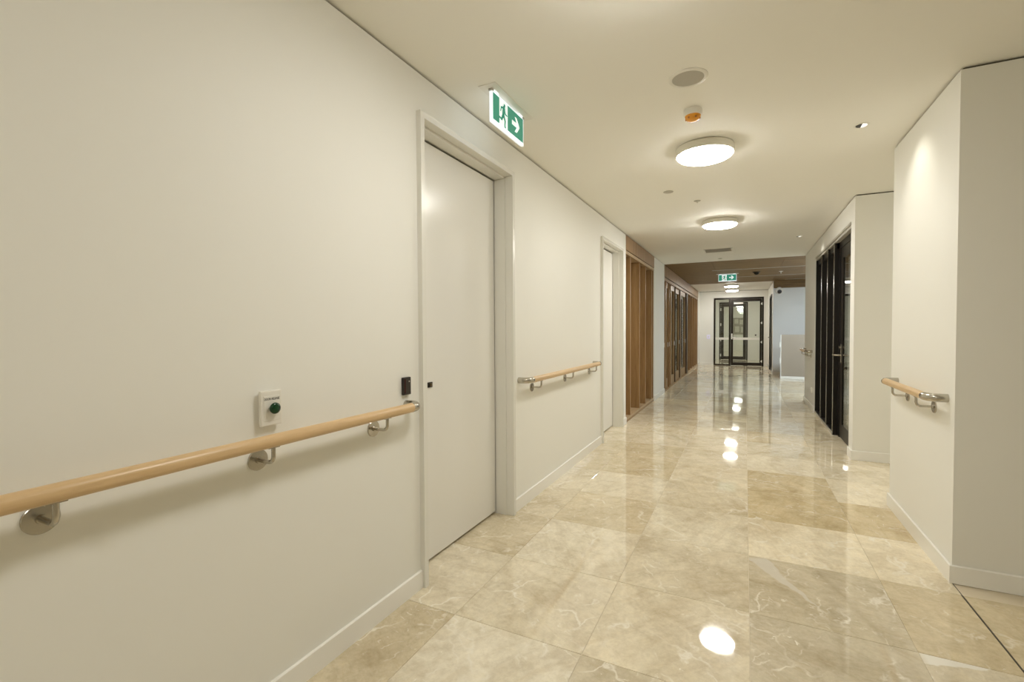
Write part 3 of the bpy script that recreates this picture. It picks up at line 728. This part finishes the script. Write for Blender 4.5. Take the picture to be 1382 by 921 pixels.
bm = bmesh.new(); tube(bm, [(xd, 6.085, .90), (xd-.045, 6.085, .90), (xd-.055, 6.095, .90), (xd-.057, 6.21, .90)], .009, 14); obj('lever', bm, M['steel'], hd, smooth=40)
bm = bmesh.new(); lathe(bm, [(.012, 0), (.012, -.012), (.008, -.014)], (xd-.008, 6.085, .985), 'x', 18); obj('cylinder_lock', bm, M['steel'], hd, smooth=40)

# ------------------------------------------------------------------ dark glass door at the corridor end
root = thing('door_3', ((DX0+DX1)/2, Y_END, 0), 'dark bronze glass door with a fixed side pane closing the corridor', 'door', kind='structure')
ya, yb = Y_END-.012, Y_END+.09
obj('frame', B((DX0, DX0+.048, ya, yb, 0, DZ), (DX1-.050, DX1, ya, yb, 0, DZ), (DX0+.048, DX1-.050, ya, yb, DZ-.055, DZ), (-.47, -.415, ya, yb, 0, DZ-.055), (DX0+.048, -.47, ya, yb, 0, .04)), M['bronze'], root)
obj('side_pane', B((DX0+.048, -.47, Y_END+.03, Y_END+.038, .04, DZ-.055)), M['glass'], root)
lf = obj('door_leaf', B((-.410, -.345, ya+.01, ya+.055, .01, DZ-.06), (.405, DX1-.054, ya+.01, ya+.055, .01, DZ-.06), (-.345, .405, ya+.01, ya+.055, .01, .105), (-.345, .405, ya+.01, ya+.055, 2.035, DZ-.06)), M['bronze'], root)
obj('pane', B((-.345, .405, ya+.028, ya+.036, .105, 2.035)), M['glass'], lf)
obj('safety_band', B((-.345, .405, ya+.0255, ya+.028, .822, .895)), M['strip'], lf)
obj('safety_band', B((DX0+.048, -.47, Y_END+.0275, Y_END+.030, .822, .895)), M['strip'], root)
for z in (1.95, 1.353, .754, .155):
    bm = bmesh.new(); lathe(bm, [(.038, 0), (.038, -.008), (.032, -.012)], (DX1-.042, ya, z), 'y', 20)
    bmesh.ops.bisect_plane(bm, geom=bm.verts[:]+bm.edges[:]+bm.faces[:], plane_co=(DX1-.040, 0, 0), plane_no=(1, 0, 0), clear_outer=True)
    obj('hinge', bm, M['strip'], root)
hd = obj('handle_plate', B((-.402, -.362, ya+.002, ya+.010, .84, 1.02), bev=.002), M['strip'], lf)
bm = bmesh.new(); tube(bm, [(-.382, ya+.005, .90), (-.382, ya-.045, .90), (-.370, ya-.055, .90), (-.27, ya-.055, .90)], .010, 12); obj('lever', bm, M['strip'], hd, smooth=40)
obj('door_closer', B((-.33, -.06, ya-.03, ya+.01, 1.955, 2.005), bev=.004), M['alum'], lf)

root = thing('door_4', ((E0+E1)/2, 19.5, 0), 'second dark framed glass door seen through the first one', 'door', kind='structure')
ya = 19.49
obj('frame', B((E0, E0+.05, ya, ya+.1, 0, 2.17), (E1-.05, E1, ya, ya+.1, 0, 2.17), (E0+.05, E1-.05, ya, ya+.1, 2.11, 2.17)), M['bronze'], root)
lf = obj('door_leaf', B((E0+.055, E0+.155, ya+.01, ya+.05, .01, 2.105), (E1-.155, E1-.055, ya+.01, ya+.05, .01, 2.105), (E0+.155, E1-.155, ya+.01, ya+.05, .01, .13), (E0+.155, E1-.155, ya+.01, ya+.05, 2.0, 2.105)), M['bronze'], root)
obj('pane', B((E0+.155, E1-.155, ya+.026, ya+.034, .13, 2.0)), M['glass'], lf)
for z in (1.9, 1.33, .75, .17):
    obj('hinge', B((E0+.035, E0+.07, ya-.012, ya, z-.05, z+.05), bev=.004), M['strip'], root)
root = thing('notice_board', (-.30, 26.99, 1.2), 'grey notice board on the wall beyond both glass doors', 'notice board')
obj('panel', B((-.56, .02, 26.96, 26.999, .86, 1.72), bev=.004), M['board'], root)
for (a, b, c, d) in ((-.50, -.32, 1.42, 1.66), (-.26, -.06, 1.38, 1.62), (-.48, -.28, .98, 1.28), (-.2, -.02, .95, 1.25)):
    obj('sheet', B((a, b, 26.955, 26.96, c, d)), M['paper'], root)
root = thing('door_stop', (.345, 19.5, .93), 'small dark wall fitting seen through the right half of glass door', 'fitting')
bm = bmesh.new(); lathe(bm, [(.028, 0), (.028, -.02), (.018, -.03)], (.345, 19.5, .93), 'y', 20); obj('knob', bm, M['dark'], root, smooth=40)

# dark side door in the end corridor
root = thing('door_5', (XE, sum(D5[:2])/2, 0), 'narrow looking dark door in the right wall of the end corridor', 'door', kind='structure')
obj('frame', B((XE-.012, XE+.1, D5[0], D5[0]+.06, 0, D5[2]), (XE-.012, XE+.1, D5[1]-.06, D5[1], 0, D5[2]), (XE-.012, XE+.1, D5[0]+.06, D5[1]-.06, D5[2]-.06, D5[2])), M['bronze'], root)
lf = obj('leaf', B((XE+.01, XE+.05, D5[0]+.063, D5[1]-.063, .012, D5[2]-.063)), M['blackmetal'], root)
bm = bmesh.new(); tube(bm, [(XE+.01, 15.12, .93), (XE-.04, 15.12, .93), (XE-.045, 15.02, .93)], .010, 12); obj('lever', bm, M['steel'], lf, smooth=40)

# low taupe counter in the lobby
root = thing('lobby_counter', (1.75, 12.95, 0), 'low taupe counter front with a white plinth in the side lobby', 'counter')
obj('body', B((.765, 3.2, 12.72, 12.80, .0, 1.035), bev=.002), M['taupe'], root)
obj('plinth', B((.745, 3.2, 12.695, 12.72, 0, .055), (.745, .765, 12.72, 12.80, 0, .055), bev=.002), M['trim'], root)
obj('end_edge', B((.748, .765, 12.715, 12.75, .055, 1.035)), M['trim'], root)
for z in (.80, .42): obj('clip', B((.722, .748, 12.70, 12.745, z-.06, z+.06), bev=.004), M['strip'], root)
